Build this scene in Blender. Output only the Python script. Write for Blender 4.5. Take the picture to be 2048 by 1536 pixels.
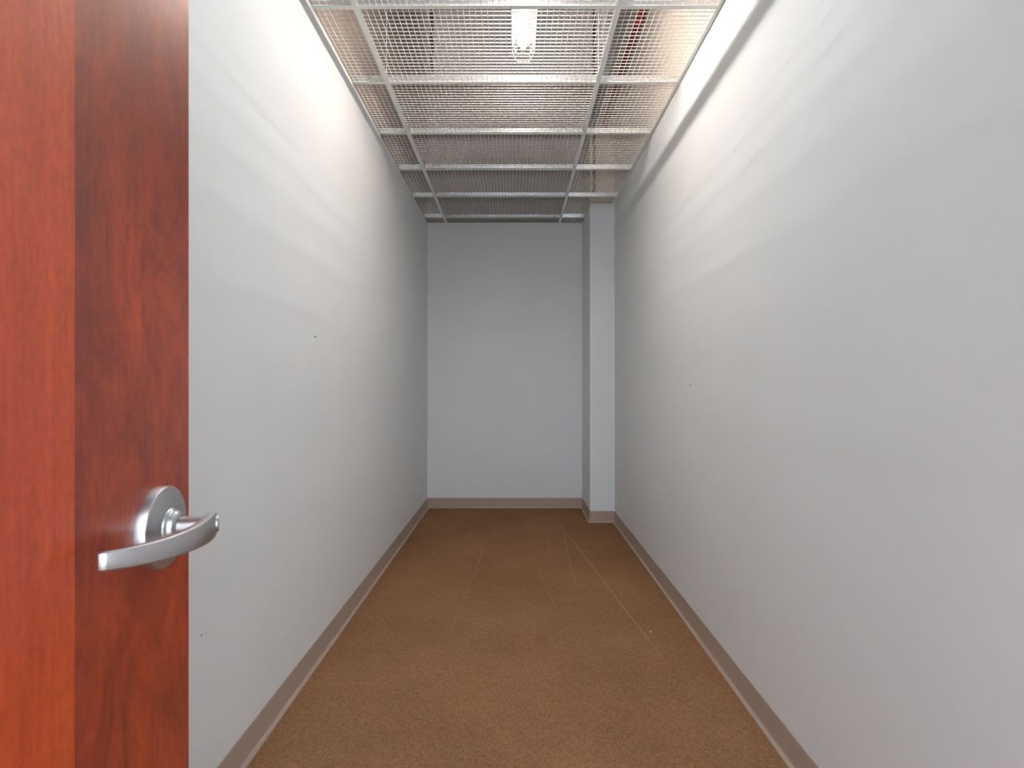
import bpy, bmesh, math, random
from mathutils import Vector, Matrix

for o in list(bpy.data.objects):
    bpy.data.objects.remove(o, do_unlink=True)
sc = bpy.context.scene
C = sc.collection
random.seed(7)

# ------------------------------------------------------------------ camera
CAM_H = 1.31
cam_d = bpy.data.cameras.new('camera')
cam = bpy.data.objects.new('camera', cam_d)
C.objects.link(cam)
cam.location = (0, 0, CAM_H)
cam.rotation_euler = (math.pi / 2, 0, 0)
F = 1051.0
cam_d.sensor_width = 36.0
cam_d.lens = F * 36.0 / 2048.0
cam_d.shift_x = -6.0 / 2048.0
cam_d.shift_y = 4.0 / 2048.0
cam_d.clip_start = 0.02
cam_d.dof.use_dof = True
cam_d.dof.focus_distance = 3.2
cam_d.dof.aperture_fstop = 11.0
sc.camera = cam

# ------------------------------------------------------------------ world and exposure
w = bpy.data.worlds.new('world')
sc.world = w
w.use_nodes = True
bg = w.node_tree.nodes['Background']
bg.inputs['Color'].default_value = (0.80, 0.90, 1.0, 1)
bg.inputs['Strength'].default_value = 2.75
LAMP_STRENGTH = 86.0
LAMP_STRENGTH_COOL = 20.0
LAMP_COOL = (0.60, 0.85, 1.0, 1)
LAMP_COLOR = (1.0, 0.88, 0.785, 1)
sc.view_settings.view_transform = 'Standard'
sc.view_settings.look = 'None'
sc.view_settings.gamma = 1.0
sc.view_settings.use_curve_mapping = False
sc.view_settings.exposure = 1.33

# ------------------------------------------------------------------ dimensions
XL, XR = -0.94, 0.957          # side walls
YB, YN = 5.644, -0.30          # far wall, door wall
ZC = CAM_H + 1.756             # suspended mesh ceiling
COLX, COLY = 0.721, 5.05       # corner column
RL, RR = -0.741, 0.481         # main runners
TEES = [5.486 - 0.6096 * i for i in range(10)]
ZW = CAM_H + 3.30              # top of the walls above the mesh ceiling
ZD = CAM_H + 4.50              # roof deck

# ------------------------------------------------------------------ helpers
def link(o, parent=None):
    C.objects.link(o)
    if parent is not None:
        o.parent = parent
    return o

def obj(name, bm, mat, parent=None, smooth=False):
    me = bpy.data.meshes.new(name)
    bm.normal_update()
    bm.to_mesh(me)
    bm.free()
    if smooth:
        for p in me.polygons:
            p.use_smooth = True
    if mat is not None:
        me.materials.append(mat)
    return link(bpy.data.objects.new(name, me), parent)

def tag(o, label, cat, group=None):
    o['label'] = label
    o['category'] = cat
    if group:
        o['group'] = group
    return o

def struct(o, label=None):
    o['kind'] = 'structure'
    if label:
        o['label'] = label
    return o

def empty(name, loc):
    o = bpy.data.objects.new(name, None)
    o.empty_display_size = 0.05
    o.location = loc
    return link(o)

def box(bm, x0, x1, y0, y1, z0, z1):
    vs = [bm.verts.new((x, y, z)) for z in (z0, z1) for y in (y0, y1) for x in (x0, x1)]
    for f in ((0, 2, 3, 1), (4, 5, 7, 6), (0, 1, 5, 4), (2, 6, 7, 3), (0, 4, 6, 2), (1, 3, 7, 5)):
        bm.faces.new([vs[i] for i in f])
    return vs

def rod(bm, a, b, r, n=6, cap=True):
    a, b = Vector(a), Vector(b)
    d = (b - a).normalized()
    up = Vector((0, 0, 1)) if abs(d.z) < 0.9 else Vector((1, 0, 0))
    s = d.cross(up).normalized()
    t = s.cross(d)
    ra, rb = [], []
    for k in range(n):
        an = 2 * math.pi * (k + 0.5) / n
        off = (s * math.cos(an) + t * math.sin(an)) * r
        ra.append(bm.verts.new(a + off))
        rb.append(bm.verts.new(b + off))
    for k in range(n):
        j = (k + 1) % n
        bm.faces.new((ra[k], rb[k], rb[j], ra[j]))
    if cap:
        bm.faces.new(ra)
        bm.faces.new(rb[::-1])

def lathe(bm, prof, o, ax, n=48):
    """prof: list of (distance along the axis, radius)"""
    ax = Vector(ax).normalized()
    up = Vector((0, 0, 1))
    s = ax.cross(up).normalized()
    t = s.cross(ax)
    rings = []
    for (h, r) in prof:
        if r < 1e-6:
            rings.append([bm.verts.new(Vector(o) + ax * h)])
        else:
            rings.append([bm.verts.new(Vector(o) + ax * h + (s * math.cos(2 * math.pi * k / n) + t * math.sin(2 * math.pi * k / n)) * r) for k in range(n)])
    for A, B in zip(rings[:-1], rings[1:]):
        for k in range(n):
            j = (k + 1) % n
            if len(A) == 1:
                bm.faces.new((A[0], B[j], B[k]))
            elif len(B) == 1:
                bm.faces.new((A[k], A[j], B[0]))
            else:
                bm.faces.new((A[k], A[j], B[j], B[k]))
    bmesh.ops.recalc_face_normals(bm, faces=bm.faces)

# ------------------------------------------------------------------ materials
def new_mat(name, col, rough=0.6, metal=0.0, spec=0.5):
    m = bpy.data.materials.new(name)
    m.use_nodes = True
    b = m.node_tree.nodes['Principled BSDF']
    b.inputs['Base Color'].default_value = (*col, 1)
    b.inputs['Roughness'].default_value = rough
    b.inputs['Metallic'].default_value = metal
    b.inputs['Specular IOR Level'].default_value = spec
    return m, m.node_tree, b

def nd(t, typ, **kw):
    n = t.nodes.new(typ)
    for k, v in kw.items():
        setattr(n, k, v)
    return n

def math_n(t, op, a, b=None, clamp=False):
    n = nd(t, 'ShaderNodeMath', operation=op, use_clamp=clamp)
    for i, v in enumerate((a, b)):
        if v is None:
            continue
        if isinstance(v, (int, float)):
            n.inputs[i].default_value = v
        else:
            t.links.new(v, n.inputs[i])
    return n.outputs[0]

def vec_n(t, op, a, b=None, scale=None):
    n = nd(t, 'ShaderNodeVectorMath', operation=op)
    for i, v in enumerate((a, b)):
        if v is None:
            continue
        if isinstance(v, (tuple, list, Vector)):
            n.inputs[i].default_value = tuple(v)
        else:
            t.links.new(v, n.inputs[i])
    if scale is not None:
        t.links.new(scale, n.inputs['Scale'])
    return n

def mix_col(t, fac, a, b, blend='MIX'):
    n = nd(t, 'ShaderNodeMix', data_type='RGBA', blend_type=blend)
    for s, v in (('Factor', fac), ('A', a), ('B', b)):
        i = [q for q in n.inputs if q.name == s and (q.type == ('VALUE' if s == 'Factor' else 'RGBA'))][0]
        if isinstance(v, (int, float)):
            i.default_value = v
        elif isinstance(v, tuple):
            i.default_value = (*v, 1)
        else:
            t.links.new(v, i)
    return [q for q in n.outputs if q.type == 'RGBA'][0]

def ramp(t, fac, stops):
    n = nd(t, 'ShaderNodeValToRGB')
    el = n.color_ramp.elements
    while len(el) < len(stops):
        el.new(0.5)
    for e, (p, c) in zip(el, stops):
        e.position = p
        e.color = (*c, 1) if len(c) == 3 else c
    t.links.new(fac, n.inputs[0])
    return n.outputs[0]

def noise(t, vec, scale, detail=3, rough=0.5, dist=0.0):
    n = nd(t, 'ShaderNodeTexNoise')
    n.inputs['Scale'].default_value = scale
    n.inputs['Detail'].default_value = detail
    n.inputs['Roughness'].default_value = rough
    n.inputs['Distortion'].default_value = dist
    t.links.new(vec, n.inputs['Vector'])
    return n.outputs['Fac']

def mapping(t, vec, scale=(1, 1, 1), loc=(0, 0, 0), rot=(0, 0, 0)):
    n = nd(t, 'ShaderNodeMapping')
    n.inputs['Scale'].default_value = scale
    n.inputs['Location'].default_value = loc
    n.inputs['Rotation'].default_value = rot
    t.links.new(vec, n.inputs['Vector'])
    return n.outputs[0]

def segment_mask(t, p, a, b, wd, strength=1.0):
    """1 on the segment a-b (3D points), fading to 0 at distance wd"""
    a, b = Vector(a), Vector(b)
    ba = b - a
    pa = vec_n(t, 'SUBTRACT', p, a).outputs[0]
    dt = vec_n(t, 'DOT_PRODUCT', pa, ba).outputs['Value']
    h = math_n(t, 'DIVIDE', dt, max(ba.length_squared, 1e-9), clamp=True)
    sv = nd(t, 'ShaderNodeVectorMath', operation='SCALE')
    sv.inputs[0].default_value = ba
    t.links.new(h, sv.inputs['Scale'])
    df = vec_n(t, 'SUBTRACT', pa, sv.outputs[0]).outputs[0]
    ln = vec_n(t, 'LENGTH', df).outputs['Value']
    m = math_n(t, 'SUBTRACT', 1.0, math_n(t, 'DIVIDE', ln, wd), clamp=True)
    return math_n(t, 'MULTIPLY', m, strength)

def max_all(t, ms):
    r = ms[0]
    for m in ms[1:]:
        r = math_n(t, 'MAXIMUM', r, m)
    return r

def bump(t, b, h, strength, dist):
    n = nd(t, 'ShaderNodeBump')
    n.inputs['Strength'].default_value = strength
    n.inputs['Distance'].default_value = dist
    t.links.new(h, n.inputs['Height'])
    t.links.new(n.outputs[0], b.inputs['Normal'])

def paint_mat(name, col, marks=()):
    m, t, b = new_mat(name, col, 0.55, 0, 0.35)
    geo = nd(t, 'ShaderNodeNewGeometry').outputs['Position']
    n1 = noise(t, geo, 2.3, 4)
    c = mix_col(t, n1, tuple(x * 0.965 for x in col), tuple(min(1, x * 1.03) for x in col))
    if marks:
        ms = [segment_mask(t, geo, a, bb, wd, s) for (a, bb, wd, s) in marks]
        c = mix_col(t, max_all(t, ms), c, (0.06, 0.055, 0.05))
    t.links.new(c, b.inputs['Base Color'])
    bump(t, b, noise(t, geo, 260, 2), 0.06, 0.001)
    return m

def on_left(px, py):
    d = F * -XL / (1030 - px)
    return (XL, d, CAM_H + (772 - py) * d / F)

def on_right(px, py):
    d = F * XR / (px - 1030)
    return (XR, d, CAM_H + (772 - py) * d / F)

def on_floor(px, py):
    d = CAM_H * F / (py - 772)
    return ((px - 1030) * d / F, d, 0.0)

PAINT = (0.768, 0.80, 0.818)
left_marks = [(on_left(629, 673), on_left(633, 674), 0.005, 1.0),
              (on_left(402, 1270), on_left(404, 1271), 0.0035, 0.9),
              (on_left(411, 1267), on_left(412, 1262), 0.0025, 0.6),
              (on_left(560, 1300), on_left(567, 1292), 0.003, 0.18),
              (on_left(765, 850), on_left(752, 880), 0.006, 0.12),
              (on_left(700, 905), on_left(690, 935), 0.005, 0.10)]
right_marks = [(on_right(1379, 770), on_right(1382, 772), 0.005, 0.8),
               (on_right(1405, 1019), on_right(1406, 1024), 0.004, 0.35),
               (on_right(1297, 838), on_right(1296, 860), 0.006, 0.15),
               (on_right(1432, 208), on_right(1433, 214), 0.004, 0.25),
               (on_right(1266, 1030), on_right(1267, 1060), 0.008, 0.18)]
M_left = paint_mat('paint_left_wall', PAINT, left_marks)
M_right = paint_mat('paint_right_wall', PAINT, right_marks)
M_paint = paint_mat('paint_wall', PAINT)
M_raw = paint_mat('unpainted_brown_board', (0.165, 0.136, 0.114))
M_cream = paint_mat('cream_plaster', (0.50, 0.44, 0.385))
M_tan = paint_mat('tan_board', (0.33, 0.255, 0.18))
M_grey_raw = paint_mat('grey_tan_board', (0.165, 0.144, 0.128))

M_deck, t, b = new_mat('deck_steel', (0.12, 0.10, 0.085), 0.6, 0.0)
geo = nd(t, 'ShaderNodeNewGeometry').outputs['Position']
t.links.new(mix_col(t, noise(t, geo, 1.7, 4), (0.050, 0.042, 0.036), (0.085, 0.071, 0.060)), b.inputs['Base Color'])

M_tee, t, b = new_mat('grey_white_enamel', (0.62, 0.66, 0.61), 0.4)
geo = nd(t, 'ShaderNodeNewGeometry').outputs['Position']
t.links.new(mix_col(t, noise(t, geo, 9, 3), (0.80, 0.84, 0.79), (0.86, 0.88, 0.85)), b.inputs['Base Color'])
M_galv, t, b = new_mat('galvanised_web', (0.78, 0.80, 0.80), 0.24, 0.9)
geo = nd(t, 'ShaderNodeNewGeometry').outputs['Position']
t.links.new(mix_col(t, noise(t, geo, 30, 3), (0.56, 0.58, 0.58), (0.72, 0.74, 0.74)), b.inputs['Base Color'])
M_wire, t, b = new_mat('cream_wire', (0.80, 0.76, 0.70), 0.4)
geo = nd(t, 'ShaderNodeNewGeometry').outputs['Position']
t.links.new(mix_col(t, noise(t, geo, 14, 2), (0.54, 0.515, 0.48), (0.62, 0.595, 0.56)), b.inputs['Base Color'])
M_white, t, b = new_mat('white_wire', (0.78, 0.75, 0.71), 0.4)
geo = nd(t, 'ShaderNodeNewGeometry').outputs['Position']
t.links.new(mix_col(t, noise(t, geo, 14, 2), (0.74, 0.715, 0.68), (0.82, 0.795, 0.76)), b.inputs['Base Color'])
M_bar, t, b = new_mat('dull_pinkish_zinc', (0.30, 0.28, 0.27), 0.65, 0, 0.25)
geo = nd(t, 'ShaderNodeNewGeometry').outputs['Position']
t.links.new(mix_col(t, noise(t, geo, 6, 3), (0.255, 0.238, 0.230), (0.325, 0.302, 0.290)), b.inputs['Base Color'])
M_red, t, b = new_mat('red_pipe_paint', (0.42, 0.035, 0.04), 0.35)
geo = nd(t, 'ShaderNodeNewGeometry').outputs['Position']
t.links.new(mix_col(t, noise(t, geo, 12, 3), (0.36, 0.03, 0.035), (0.48, 0.045, 0.05)), b.inputs['Base Color'])
M_blue, t, b = new_mat('dark_blue_pipe_paint', (0.012, 0.012, 0.03), 0.4)
geo = nd(t, 'ShaderNodeNewGeometry').outputs['Position']
t.links.new(mix_col(t, noise(t, geo, 12, 3), (0.008, 0.008, 0.02), (0.02, 0.02, 0.045)), b.inputs['Base Color'])
M_brown, t, b = new_mat('brown_conduit', (0.05, 0.03, 0.02), 0.5)
geo = nd(t, 'ShaderNodeNewGeometry').outputs['Position']
t.links.new(mix_col(t, noise(t, geo, 12, 3), (0.04, 0.025, 0.016), (0.07, 0.045, 0.03)), b.inputs['Base Color'])
M_lampw, t, b = new_mat('white_lamp_enamel', (0.85, 0.83, 0.80), 0.35)
geo = nd(t, 'ShaderNodeNewGeometry').outputs['Position']
t.links.new(mix_col(t, noise(t, geo, 12, 2), (0.62, 0.58, 0.52), (0.68, 0.63, 0.57)), b.inputs['Base Color'])
M_tube, t, b = new_mat('lit_tube', (1, 1, 1), 0.4)
b.inputs['Emission Color'].default_value = LAMP_COLOR
b.inputs['Emission Strength'].default_value = LAMP_STRENGTH
M_tube_cool, t, b = new_mat('lit_cool_tube', (1, 1, 1), 0.4)
b.inputs['Emission Color'].default_value = LAMP_COOL
b.inputs['Emission Strength'].default_value = LAMP_STRENGTH_COOL

# carpet
M_carpet, t, b = new_mat('brown_ribbed_carpet', (0.2, 0.11, 0.06), 0.95, 0, 0.1)
geo = nd(t, 'ShaderNodeNewGeometry').outputs['Position']
br = nd(t, 'ShaderNodeTexBrick')
br.offset = 0.5
for k, v in (('Scale', 1.0), ('Mortar Size', 0.0011), ('Mortar Smooth', 0.9), ('Brick Width', 0.011), ('Row Height', 0.0055)):
    br.inputs[k].default_value = v
br.inputs['Color1'].default_value = (1, 1, 1, 1)
br.inputs['Color2'].default_value = (0.70, 0.70, 0.70, 1)
br.inputs['Mortar'].default_value = (0.30, 0.30, 0.30, 1)
warp = vec_n(t, 'ADD', geo, None)
nz = nd(t, 'ShaderNodeTexNoise')
nz.inputs['Scale'].default_value = 25
t.links.new(geo, nz.inputs['Vector'])
sv = nd(t, 'ShaderNodeVectorMath', operation='SCALE')
t.links.new(nz.outputs['Color'], sv.inputs[0])
sv.inputs['Scale'].default_value = 0.006
t.links.new(sv.outputs[0], warp.inputs[1])
t.links.new(warp.outputs[0], br.inputs['Vector'])
big = noise(t, geo, 1.6, 5, 0.6)
mid = noise(t, mapping(t, geo, (150, 40, 40)), 1.0, 4, 0.75)
c0 = ramp(t, big, [(0.3, (0.40, 0.206, 0.103)), (0.7, (0.505, 0.270, 0.138))])
c1 = mix_col(t, 0.78, c0, br.outputs['Color'], 'MULTIPLY')
c2 = mix_col(t, 0.55, c1, ramp(t, mid, [(0.34, (0.42, 0.40, 0.38)), (0.64, (1.0, 1.0, 1.0))]), 'MULTIPLY')
pale = ramp(t, noise(t, geo, 7, 5, 0.75, 0.5), [(0.62, (0, 0, 0)), (0.82, (0.5, 0.5, 0.5))])
c2 = mix_col(t, pale, c2, (0.30, 0.21, 0.145))
lint = nd(t, 'ShaderNodeTexVoronoi')
lint.inputs['Scale'].default_value = 9.0
t.links.new(geo, lint.inputs['Vector'])
lm = math_n(t, 'LESS_THAN', lint.outputs['Distance'], 0.022)
c2 = mix_col(t, math_n(t, 'MULTIPLY', lm, 0.6), c2, (0.55, 0.44, 0.33))
scratch = [((1122, 1052), (1190, 1140), 0.007, 0.42), ((1190, 1140), (1262, 1234), 0.0045, 0.55),
           ((1262, 1234), (1300, 1282), 0.004, 0.6), ((1300, 1282), (1335, 1330), 0.0035, 0.25),
           ((1128, 1060), (1134, 1102), 0.006, 0.32), ((1134, 1102), (1153, 1172), 0.0045, 0.40),
           ((1098, 1060), (1099, 1110), 0.006, 0.22), ((968, 1090), (950, 1145), 0.006, 0.26),
           ((950, 1145), (905, 1250), 0.004, 0.22), ((1075, 1130), (1108, 1210), 0.004, 0.18),
           ((930, 1031), (1012, 1031), 0.010, 0.22)]
ms = [segment_mask(t, geo, on_floor(*a), on_floor(*bb), wd, s * 0.8) for (a, bb, wd, s) in scratch]
c3 = mix_col(t, max_all(t, ms), c2, (0.62, 0.46, 0.33))
t.links.new(c3, b.inputs['Base Color'])
bump(t, b, math_n(t, 'ADD', br.outputs['Fac'], mid), 0.5, -0.002)

# vinyl cove base
M_base, t, b = new_mat('taupe_vinyl', (0.30, 0.235, 0.19), 0.42)
geo = nd(t, 'ShaderNodeNewGeometry').outputs['Position']
t.links.new(mix_col(t, noise(t, geo, 6, 4), (0.40, 0.315, 0.26), (0.46, 0.367, 0.305)), b.inputs['Base Color'])

# stained veneer; object x runs from the latch edge to the hinge edge, z is up
M_wood, t, b = new_mat('cherry_stained_veneer', (0.35, 0.07, 0.03), 0.32)
tc = nd(t, 'ShaderNodeTexCoord').outputs['Object']
grain = noise(t, mapping(t, tc, (60, 60, 2.2)), 3.0, 5, 0.65, 0.6)
fig = noise(t, mapping(t, tc, (15, 15, 8.0), (0.3, 0, 1.7)), 1.0, 6, 0.68, 2.2)
blot = noise(t, mapping(t, tc, (6, 6, 3.0), (2.1, 0, 0.4)), 1.0, 2, 0.5, 0.3)
sep = nd(t, 'ShaderNodeSeparateXYZ')
t.links.new(tc, sep.inputs[0])
leaf = math_n(t, 'GREATER_THAN', sep.outputs[0], 0.192)
cA = ramp(t, fig, [(0.28, (0.22, 0.030, 0.013)), (0.48, (0.43, 0.054, 0.017)), (0.72, (0.60, 0.088, 0.022))])
cA = mix_col(t, ramp(t, blot, [(0.40, (0, 0, 0)), (0.68, (0.75, 0.75, 0.75))]), cA, (0.205, 0.032, 0.018))
cB = ramp(t, noise(t, mapping(t, tc, (22, 22, 2.0)), 1.0, 4, 0.6, 0.4), [(0.3, (0.47, 0.062, 0.020)), (0.7, (0.63, 0.092, 0.026))])
band = ramp(t, sep.outputs[0], [(0.105, (0, 0, 0)), (0.185, (1, 1, 1))])
bn = ramp(t, noise(t, mapping(t, tc, (10, 10, 3.4), (0.7, 0, 0.25)), 1.0, 3, 0.55, 0.8), [(0.36, (0, 0, 0)), (0.60, (0.85, 0.85, 0.85))])
cA = mix_col(t, mix_col(t, 1.0, band, bn, 'MULTIPLY'), cA, (0.185, 0.032, 0.020))
cw = mix_col(t, leaf, cA, cB)
cw = mix_col(t, 0.45, cw, ramp(t, grain, [(0.3, (0.55, 0.5, 0.5)), (0.65, (1, 1, 1))]), 'MULTIPLY')
spk = noise(t, mapping(t, tc, (170, 170, 70)), 1.0, 4, 0.75)
cw = mix_col(t, 0.55, cw, ramp(t, spk, [(0.36, (0.55, 0.52, 0.55)), (0.60, (1, 1, 1))]), 'MULTIPLY')
t.links.new(cw, b.inputs['Base Color'])
b.inputs['Coat Weight'].default_value = 0.35
b.inputs['Coat Roughness'].default_value = 0.14

M_chrome, t, b = new_mat('satin_chrome', (0.58, 0.59, 0.60), 0.27, 1.0)
geo = nd(t, 'ShaderNodeNewGeometry').outputs['Position']
rn = noise(t, mapping(t, geo, (40, 40, 40)), 1.0, 2)
t.links.new(ramp(t, rn, [(0.3, (0.35, 0.35, 0.35)), (0.7, (0.37, 0.37, 0.37))]), b.inputs['Roughness'])
M_brass, t, b = new_mat('brass_key_core', (0.45, 0.33, 0.14), 0.35, 1.0)
geo = nd(t, 'ShaderNodeNewGeometry').outputs['Position']
t.links.new(mix_col(t, noise(t, geo, 200, 2), (0.40, 0.29, 0.12), (0.50, 0.37, 0.16)), b.inputs['Base Color'])
M_dark, t, b = new_mat('dark_slot', (0.01, 0.01, 0.01), 0.6)
geo = nd(t, 'ShaderNodeNewGeometry').outputs['Position']
t.links.new(mix_col(t, noise(t, geo, 50, 2), (0.008, 0.008, 0.008), (0.014, 0.013, 0.012)), b.inputs['Base Color'])
M_chip, t, b = new_mat('pale_wood_chip', (0.6, 0.42, 0.24), 0.8)
geo = nd(t, 'ShaderNodeNewGeometry').outputs['Position']
t.links.new(mix_col(t, noise(t, geo, 300, 2), (0.42, 0.26, 0.13), (0.80, 0.64, 0.44)), b.inputs['Base Color'])

# ------------------------------------------------------------------ structure
T = 0.12
bm = bmesh.new(); box(bm, XL - 1.6, XR + 1.6, YN - 2.4, YB + T, -0.1, 0.0)
struct(obj('floor', bm, M_carpet), 'brown ribbed carpet floor with pale drag scratches')

def wall(name, dims, mat, upper_mat, ztop, label):
    bm = bmesh.new(); box(bm, *dims, 0, ZC)
    o = struct(obj(name, bm, mat), label)
    if ztop > ZC:
        bm = bmesh.new(); box(bm, *dims, ZC, ztop)
        obj('upper_wall', bm, upper_mat, o)
    return o

w_l = wall('wall_left', (XL - T, XL, YN - T, YB + T), M_left, M_raw, ZD + 0.04, 'pale grey painted wall beside the open door')
w_r = wall('wall_right', (XR, XR + T, YN - T, YB + T), M_right, M_cream, ZD + 0.04, 'pale grey painted wall with a soft diagonal shadow band')
w_b = wall('wall_back', (XL, XR, YB, YB + T), M_paint, M_grey_raw, ZW, 'pale grey end wall of the narrow room')
bm = bmesh.new(); box(bm, COLX, XR, COLY, YB, 0, ZC)
w_c = struct(obj('wall_column', bm, M_paint), 'boxed pale grey column in the far right corner')
bm = bmesh.new(); box(bm, COLX, XR, COLY, YB, ZC, CAM_H + 2.42)
obj('upper_wall', bm, M_tan, w_c)
# door wall behind the camera, with its opening
DX0, DX1, DZ = -0.262, 0.715, 2.15
bm = bmesh.new()
box(bm, XL, DX0, YN - T, YN, 0, ZC)
box(bm, DX1, XR, YN - T, YN, 0, ZC)
box(bm, DX0, DX1, YN - T, YN, DZ, ZC)
w_n = struct(obj('wall_front', bm, M_paint), 'pale grey wall around the doorway')
bm = bmesh.new()
J = 0.03
box(bm, DX0, DX0 + J * 0.6, YN - T - 0.01, YN + 0.01, 0, DZ)
box(bm, DX1 - J, DX1, YN - T - 0.01, YN + 0.01, 0, DZ)
box(bm, DX0 + J * 0.6, DX1 - J, YN - T - 0.01, YN + 0.01, DZ - J, DZ)
struct(obj('trim_1', bm, M_base), 'taupe metal door frame')

bm = bmesh.new(); box(bm, -0.72, -0.60, YN - 2.4, YN - T, 0, ZC)  # added unseen wall, cuts the hall light reaching the lower right wall
struct(obj('wall_hall_blocker', bm, M_paint), 'added unseen wall blocking light outside the doorway')

# roof deck with trapezoid ribs
bm = bmesh.new()
y = -4.0; prev = None
while y < 11.0:
    for (yy, zz) in ((y, ZD), (y + 0.09, ZD), (y + 0.105, ZD + 0.038), (y + 0.137, ZD + 0.038)):
        a, bb = bm.verts.new((-5, yy, zz)), bm.verts.new((5, yy, zz))
        if prev:
            bm.faces.new((prev[0], prev[1], bb, a))
        prev = (a, bb)
    y += 0.152
struct(obj('ceiling', bm, M_deck), 'dark ribbed steel roof deck above the mesh')

bm = bmesh.new(); box(bm, -5, 5, 8.6, 8.7, 0, ZD + 0.04)  # added out of view to keep world light from brightening the plenum
struct(obj('wall_far_blocker', bm, M_deck), 'added unseen dark wall blocking light beyond the end wall')

# cove base: (distance out from the wall, height)
PROF = [(0, 0.108), (0.002, 0.109), (0.0032, 0.106), (0.0036, 0.012), (0.0050, 0.0075), (0.0085, 0.0050), (0.0165, 0.0036), (0.0178, 0.0)]
def baseboard(name, pts, label, parent=None):
    """pts: plan polyline with the room on its left side; mitred corners"""
    bm = bmesh.new()
    P = [Vector(p) for p in pts]
    rings = []
    for i, p in enumerate(P):
        d0 = (P[i] - P[i - 1]).normalized() if i > 0 else None
        d1 = (P[i + 1] - P[i]).normalized() if i < len(P) - 1 else None
        n0 = Vector((-d0.y, d0.x)) if d0 else None
        n1 = Vector((-d1.y, d1.x)) if d1 else None
        if n0 and n1:
            n = (n0 + n1) / (1 + n0.dot(n1))
        else:
            n = n0 or n1
        rings.append([bm.verts.new((p.x + n.x * o, p.y + n.y * o, z)) for (o, z) in PROF])
    for A, B in zip(rings[:-1], rings[1:]):
        for k in range(len(PROF) - 1):
            bm.faces.new((A[k], A[k + 1], B[k + 1], B[k]))
    return struct(obj(name, bm, M_base), label)
m_ = 0.0
def base_run(name, a, b, ext_a, ext_b, label):
    return baseboard(name, [a, b], label)
# each wall's length of base is a piece of its own, mitred by overlapping toes
baseboard('baseboard_left', [(XL, YB), (XL, YN)], 'taupe vinyl cove base along the left wall')
baseboard('baseboard_back', [(COLX, YB), (XL, YB)], 'taupe vinyl cove base along the end wall')
baseboard('baseboard_column', [(XR, COLY), (COLX, COLY), (COLX, YB)], 'taupe vinyl cove base wrapping the corner column')
baseboard('baseboard_right', [(XR, YN), (XR, COLY)], 'taupe vinyl cove base along the right wall')

# ------------------------------------------------------------------ door
P0 = Vector((-0.372, 0.600, 0.0))
ang = math.atan2(-0.989, 0.148)         # local x: latch edge -> hinge edge; local y: out of the visible face
bm = bmesh.new()
DW, DT = 0.912, 0.044
box(bm, 0, DW, -DT, 0, 0.012, 2.12)
bmesh.ops.bevel(bm, geom=list(bm.edges), offset=0.0012, segments=1, affect='EDGES')
door = struct(obj('door_1', bm, M_wood), 'open red-brown cherry-stained wooden door with satin lever handle')
door.location = P0
door.rotation_euler = (0, 0, ang)
HZ = CAM_H - 0.1425
BX = 0.070
bm = bmesh.new()
lathe(bm, [(0.0, 0.0410), (0.0085, 0.0410), (0.0098, 0.0402), (0.0102, 0.0390), (0.0130, 0.0185)], (BX, 0, HZ), (0, 1, 0), 64)
rose = obj('rose', bm, M_chrome, door, True)
bm = bmesh.new()
lathe(bm, [(0.011, 0.0190), (0.0155, 0.0180), (0.0160, 0.0160), (0.0175, 0.0160), (0.0215, 0.0150), (0.0220, 0.0105)], (BX, 0, HZ), (0, 1, 0), 48)
obj('collar', bm, M_chrome, rose, True)
for o_ in (rose,):
    pass
# lever: curved flat band in plan (x along the door, y out of the door)
def bez(p, u):
    q = [Vector(v) for v in p]
    while len(q) > 1:
        q = [a.lerp(b_, u) for a, b_ in zip(q[:-1], q[1:])]
    return q[0]
ctrl = [(0.058, 0.0465), (0.098, 0.0620), (0.160, 0.0560), (0.1930, 0.0165)]
N = 28
bm = bmesh.new()
rings = []
for i in range(N + 1):
    u = i / N
    p = bez(ctrl, u)
    tq = (bez(ctrl, min(1, u + 0.01)) - bez(ctrl, max(0, u - 0.01))).normalized()
    nn = Vector((-tq.y, tq.x))
    if nn.y < 0:
        nn = -nn
    hh = 0.0132 * (1 - u) + 0.0074 * u
    th = 0.0052 * (1 - u) + 0.0032 * u
    if u < 0.10:                                    # rounded head
        k = math.sqrt(max(0.0, 1 - ((0.10 - u) / 0.105) ** 2))
        hh *= max(k, 0.72)
    ring = []
    bvl = 0.0016
    for (sy, sz) in ((-1, -1), (1, -1), (1, 1), (-1, 1)):
        for q in range(3):
            an = {(-1, -1): math.pi, (1, -1): 1.5 * math.pi, (1, 1): 0, (-1, 1): 0.5 * math.pi}[(sy, sz)]
            an2 = an + q * math.pi / 4
            off_y = sy * (th - bvl) + bvl * math.cos(an2)
            off_z = sz * (hh - bvl) + bvl * math.sin(an2)
            ring.append(bm.verts.new((p.x + nn.x * off_y, p.y + nn.y * off_y, HZ + off_z + 0.0045 * u ** 3)))
    rings.append(ring)
for A, B in zip(rings[:-1], rings[1:]):
    for k in range(12):
        j = (k + 1) % 12
        bm.faces.new((A[k], A[j], B[j], B[k]))
bm.faces.new(rings[0]); bm.faces.new(rings[-1][::-1])
bmesh.ops.recalc_face_normals(bm, faces=bm.faces)
lever = obj('lever', bm, M_chrome, door, True)
me = lever.data
for p in me.polygons:
    p.use_smooth = len(p.vertices) == 4
bm = bmesh.new()
lathe(bm, [(0.020, 0.0098), (0.046, 0.0098), (0.054, 0.0085)], (BX, 0, HZ), (0, 1, 0), 32)
obj('stem', bm, M_chrome, lever, True)
bm = bmesh.new()
KX, KY = 0.0640, 0.0532
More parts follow.
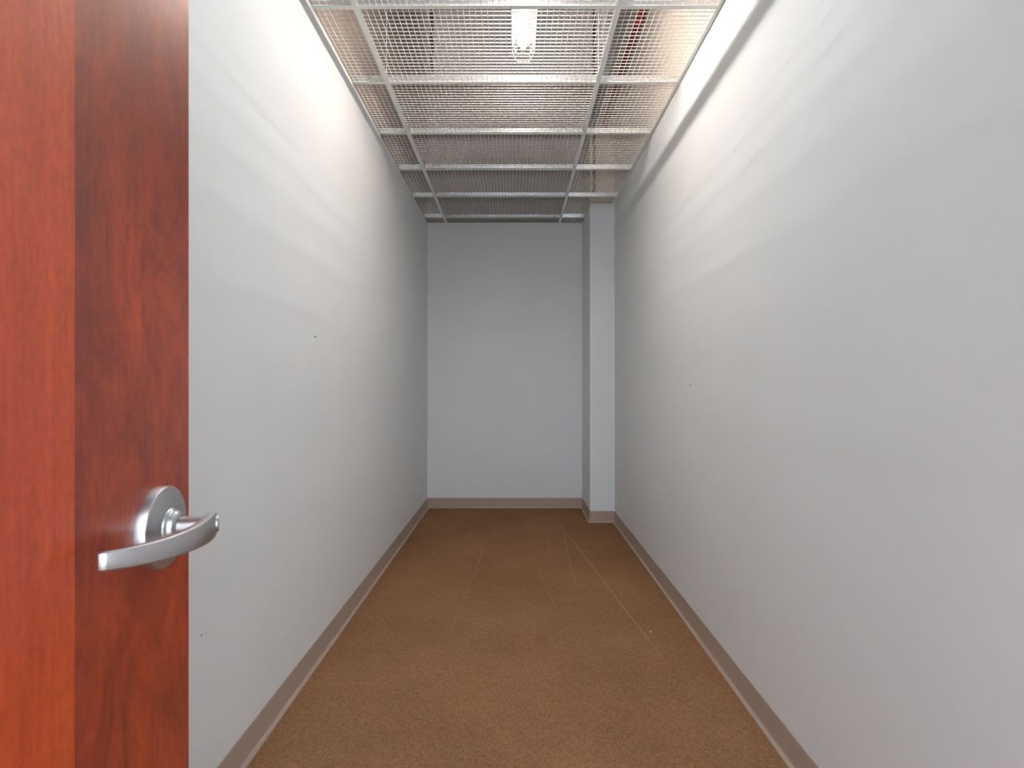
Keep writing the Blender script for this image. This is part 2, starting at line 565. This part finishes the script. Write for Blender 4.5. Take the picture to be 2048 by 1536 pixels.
lathe(bm, [(0.0, 0.0085), (0.0022, 0.0085), (0.0026, 0.0078), (0.0026, 0.0068), (0.0012, 0.0066), (0.0012, 0.0)], (KX, KY, HZ), (-0.36, 0.93, 0), 32)
obj('key_cylinder', bm, M_chrome, lever, True)
bm = bmesh.new()
lathe(bm, [(0.0, 0.0046), (0.0020, 0.0046), (0.0022, 0.0)], (KX, KY, HZ), (-0.36, 0.93, 0), 24)
obj('key_core', bm, M_brass, lever, False)
bm = bmesh.new()
box(bm, KX - 0.0010, KX + 0.0005, KY + 0.0012, KY + 0.0026, HZ - 0.0034, HZ + 0.0034)
obj('keyhole', bm, M_dark, lever)
# butt hinges on the hidden edge
for hz in (0.25, 1.06, 1.87):
    bm = bmesh.new()
    rod(bm, (DW + 0.006, 0.004, hz - 0.05), (DW + 0.006, 0.004, hz + 0.05), 0.006, 12)
    obj('hinge', bm, M_chrome, door, True)

# ------------------------------------------------------------------ suspended grid
TW = 0.012
def t_bar(bm, axis, a, b, c, web=0.036):
    """inverted T: flange on the bottom, web and bulb above; axis 'y' or 'x'"""
    def bx_(lo, hi, z0, z1):
        if axis == 'y':
            box(bm, c + lo, c + hi, a, b, z0, z1)
        else:
            box(bm, a, b, c + lo, c + hi, z0, z1)
    bx_(-TW, TW, ZC, ZC + 0.0015)

def t_web(bm, axis, a, b, c):
    for lo, hi, z0, z1 in ((-0.0012, 0.0012, ZC + 0.0015, ZC + 0.032), (-0.0035, 0.0035, ZC + 0.032, ZC + 0.040)):
        if axis == 'y':
            box(bm, c + lo, c + hi, a, b, z0, z1)
        else:
            box(bm, a, b, c + lo, c + hi, z0, z1)

def tee(name, axis, a, b, c, label, group):
    root = empty(name, (c if axis == 'y' else (a + b) / 2, (a + b) / 2 if axis == 'y' else c, ZC))
    mi = Matrix.Translation(-Vector(root.location))
    bm = bmesh.new(); t_bar(bm, axis, a, b, c); bm.transform(mi)
    obj('flange', bm, M_tee, root)
    bm = bmesh.new(); t_web(bm, axis, a, b, c); bm.transform(mi)
    obj('web', bm, M_galv, root)
    return tag(root, label, 'ceiling grid', group)

tee('ceiling_runner', 'y', YN, YB, RL, 'long grey-white ceiling runner nearer the left wall', 'main runners of the mesh ceiling')
tee('ceiling_runner', 'y', YN, YB, RR, 'long grey-white ceiling runner nearer the right wall', 'main runners of the mesh ceiling')
ORD = ['first', 'second', 'third', 'fourth', 'fifth', 'sixth', 'seventh', 'eighth', 'ninth', 'tenth', 'eleventh']
BAYS = [('short', XL, RL - TW, 'beside the left wall'), ('long', RL + TW, RR - TW, 'between the two runners'), ('short', RR + TW, XR, 'beside the right wall')]
for i, ty in enumerate(TEES):
    for (sz, x0, x1, where) in BAYS:
        if x1 > COLX and ty > COLY - 0.02:
            x1 = COLX
        tee('cross_tee', 'x', x0, x1, ty, '%s cross tee %s, %s from the end wall' % (sz, where, ORD[i]), 'cross tees of the mesh ceiling')
bm = bmesh.new()
box(bm, XR - 0.021, XR - 0.0015, YN, COLY, ZC - 0.0005, ZC + 0.001)
box(bm, XR - 0.003, XR, YN, COLY, ZC + 0.001, ZC + 0.024)
tag(obj('wall_angle', bm, M_tee), 'grey-white wall angle carrying mesh along the right wall', 'ceiling trim')

# mesh panels
PITCH = 0.0283
EDGES_Y = [YB] + TEES + [YN]
for i in range(len(EDGES_Y) - 1):
    y1, y0 = EDGES_Y[i] - (0.004 if i else 0.0), EDGES_Y[i + 1] + 0.004
    if i == 0:
        y1 -= 0.012
    for bi, (x0, x1, wn, wh) in enumerate(((XL + 0.002, RL - 0.004, 'narrow', 'beside the left wall'),
                                           (RL + 0.004, RR - 0.004, 'wide', 'between the runners'),
                                           (RR + 0.004, XR - 0.004, 'narrow', 'beside the right wall'))):
        barh = 0.0068 if bi == 1 else 0.0032
        root = empty('wire_mesh_panel', ((x0 + x1) / 2, (y0 + y1) / 2, ZC + 0.0015))
        L = root.location
        z1 = ZC + 0.0015 + 0.0016
        def clip_y(xx):
            return (y0, y1) if not (bi == 2 and xx > COLX - 0.004) else (y0, min(y1, COLY - 0.003))
        bm = bmesh.new()
        n = int((x1 - x0) / PITCH)
        st = x0 + ((x1 - x0) - n * PITCH) / 2
        for k in range(n + 1):
            xx = st + k * PITCH
            a, b_ = clip_y(xx)
            if b_ - a > 0.01:
                rod(bm, (xx - L.x, a - L.y, z1 - L.z), (xx - L.x, b_ - L.y, z1 - L.z), 0.0016, 6, False)
        wl = obj('lengthwise_wires', bm, M_white, root); wl['kind'] = 'stuff'
        bm = bmesh.new()
        n = max(1, int((y1 - y0) / PITCH))
        st = y0 + ((y1 - y0) - n * PITCH) / 2
        for k in range(n + 1):
            yy = st + k * PITCH
            xb = x1
            if bi == 2 and yy > COLY - 0.004:
                xb = COLX - 0.003
            box(bm, x0 - L.x, xb - L.x, yy - 0.0011 - L.y, yy + 0.0011 - L.y, z1 + 0.001 - L.z, z1 + 0.001 + barh - L.z)
        wb = obj('crosswise_bars', bm, M_bar if bi == 1 else M_wire, root); wb['kind'] = 'stuff'
        row = 'sliver row against the end wall' if i == 0 else '%s full row from the end wall' % ORD[i - 1]
        tag(root, '%s wire mesh ceiling panel %s, %s' % (wn, wh, row), 'mesh panel', 'wire mesh panels of the ceiling')

# hanger wires
for (xx, wh) in ((RL, 'left'), (RR, 'right')):
    for yy, q in ((3.03, 'behind the second visible cross tee'), (4.86, 'near the end wall')):
        bm = bmesh.new()
        rod(bm, (0, 0, -0.03), (0.0, 0.0, ZD - ZC), 0.0014, 6)
        for k in range(5):
            rod(bm, (0.004 * (-1) ** k, 0, 0.006 * k), (-0.004 * (-1) ** k, 0, 0.006 * k + 0.006), 0.0012, 5)
        o = obj('hanger_wire', bm, M_wire)
        o.location = (xx, yy, ZC + 0.04)
        tag(o, 'thin hanger wire on the %s runner %s' % (wh, 'under the lamp end' if yy < 4 else 'near the end wall'), 'wire', 'hanger wires above the mesh ceiling')

# ------------------------------------------------------------------ strip light above the mesh
LX, LZ = 0.050, CAM_H + 2.05
LY0, LY1 = 0.72, 3.19
lamp = empty('strip_light', (LX, (LY0 + LY1) / 2, LZ))
LM = Matrix.Translation(-Vector(lamp.location))
tag(lamp, 'caged fluorescent strip light glowing above the wire mesh', 'light')
bm = bmesh.new()
prof = [(-0.050, 0.045), (-0.040, 0.027), (-0.020, 0.025), (0.020, 0.025), (0.040, 0.027), (0.050, 0.045), (0.030, 0.085), (-0.030, 0.085)]
A = [bm.verts.new((LX + x, LY0 - 0.01, LZ + z)) for x, z in prof]
B = [bm.verts.new((LX + x, LY1 + 0.01, LZ + z)) for x, z in prof]
for k in range(len(prof)):
    j = (k + 1) % len(prof)
    bm.faces.new((A[k], A[j], B[j], B[k]))
bm.faces.new(A[::-1]); bm.faces.new(B)
bmesh.ops.recalc_face_normals(bm, faces=bm.faces)
bm.transform(LM)
obj('housing', bm, M_lampw, lamp)
ymid = (LY0 + LY1) / 2
for (a, b_, tm) in ((LY0 + 0.02, ymid - 0.015, M_tube_cool), (ymid + 0.015, LY1 - 0.02, M_tube)):
    bm = bmesh.new(); rod(bm, (LX, a, LZ), (LX, b_, LZ), 0.0175, 16); bm.transform(LM)
    obj('fluorescent_tube', bm, tm, lamp, False)
for yy in (LY0, ymid, LY1):
    bm = bmesh.new(); box(bm, LX - 0.012, LX + 0.012, yy - 0.015, yy + 0.010, LZ - 0.020, LZ + 0.027); bm.transform(LM)
    obj('lamp_socket', bm, M_lampw, lamp)
bm = bmesh.new()
gy0, gy1 = LY0 - 0.02, LY1 + 0.05
wz, nz_ = LZ - 0.005, LZ - 0.050       # wide upper frame, narrow lower frame
wx, nx = 0.070, 0.040
R = 0.0013
for s in (-1, 1):
    rod(bm, (LX + s * wx, gy0, wz), (LX + s * wx, gy1 - 0.03, wz), R, 5)
    rod(bm, (LX + s * nx, gy0, nz_), (LX + s * nx, gy1, nz_), R, 5)
    rod(bm, (LX + s * wx, gy1 - 0.03, wz), (LX + s * nx, gy1, nz_), R, 5)
    rod(bm, (LX + s * wx, gy1 - 0.03, wz), (LX + s * nx, gy1, wz), R, 5)
    rod(bm, (LX + s * nx, gy1, wz), (LX + s * nx, gy1, nz_), R, 5)
    rod(bm, (LX + s * wx, gy0, wz), (LX + s * nx, gy0, nz_), R, 5)
    st = 0.042
    yy = gy0
    while yy + st < gy1 - 0.03:
        rod(bm, (LX + s * wx, yy, wz), (LX + s * nx, yy + st / 2, nz_), R * 0.9, 4, False)
        rod(bm, (LX + s * nx, yy + st / 2, nz_), (LX + s * wx, yy + st, wz), R * 0.9, 4, False)
        rod(bm, (LX + s * wx, yy, wz), (LX + s * 0.048, yy + st / 2, LZ + 0.045), R * 0.9, 4, False)
        rod(bm, (LX + s * 0.048, yy + st / 2, LZ + 0.045), (LX + s * wx, yy + st, wz), R * 0.9, 4, False)
        yy += st
rod(bm, (LX - nx, gy1, nz_), (LX + nx, gy1, nz_), R, 5)
rod(bm, (LX - nx, gy1, wz), (LX + nx, gy1, wz), R, 5)
for yy in [gy0 + 0.30 * k for k in range(9)]:
    rod(bm, (LX - nx, yy, nz_), (LX + nx, yy, nz_), R, 5)
bm.transform(LM)
obj('wire_guard', bm, M_lampw, lamp)
for yy in (LY0 + 0.25, LY1 - 0.25):
    bm = bmesh.new(); rod(bm, (LX, yy, LZ + 0.08), (LX, yy, ZD), 0.002, 6); bm.transform(LM)
    obj('suspension_cable', bm, M_galv, lamp)

# ------------------------------------------------------------------ services above the mesh
bm = bmesh.new()
PX, PZ = 0.338 * 2.72, CAM_H + 2.72
rod(bm, (PX, YN, PZ), (PX, YB + 0.02, PZ), 0.029, 16)
pipe = tag(obj('sprinkler_pipe', bm, M_red, None, True), 'red sprinkler pipe running along above the mesh ceiling', 'pipe')
for yy in (1.2, 3.9):
    bm = bmesh.new()
    rod(bm, (PX, yy - 0.025, PZ), (PX, yy + 0.025, PZ), 0.035, 16)
    obj('coupling', bm, M_red, pipe, False)
bm = bmesh.new()
rod(bm, (-1.00, 6.3, 0), (-1.00, 6.3, ZD), 0.024, 12)
tag(obj('vertical_pipe', bm, M_blue, None, True), 'dark blue vertical pipe seen through the mesh beyond the end wall', 'pipe')
bm = bmesh.new()
rod(bm, (0.757, COLY - 0.02, ZC + 0.05), (0.757, COLY - 0.02, ZD), 0.014, 10)
tag(obj('conduit', bm, M_brown, None, True), 'thin dark brown conduit above the mesh in front of the column', 'pipe')

# ------------------------------------------------------------------ crumb on the carpet
bm = bmesh.new()
pts = [(-0.006, -0.002, 0), (0.0, -0.004, 0), (0.007, -0.0015, 0), (0.006, 0.003, 0), (-0.004, 0.0035, 0)]
lo = [bm.verts.new(p) for p in pts]
hi = [bm.verts.new((p[0] * 0.8, p[1] * 0.7, 0.0025 + 0.0008 * (k % 2))) for k, p in enumerate(pts)]
bm.faces.new(lo[::-1]); bm.faces.new(hi)
for k in range(5):
    j = (k + 1) % 5
    bm.faces.new((lo[k], lo[j], hi[j], hi[k]))
o = obj('wood_chip', bm, M_chip)
cx, cy, _ = on_floor(1301, 1264)
o.location = (cx, cy, 0.0)
o.rotation_euler = (0, 0, -0.3)
tag(o, 'tiny pale wood chip lying on the brown carpet', 'debris')
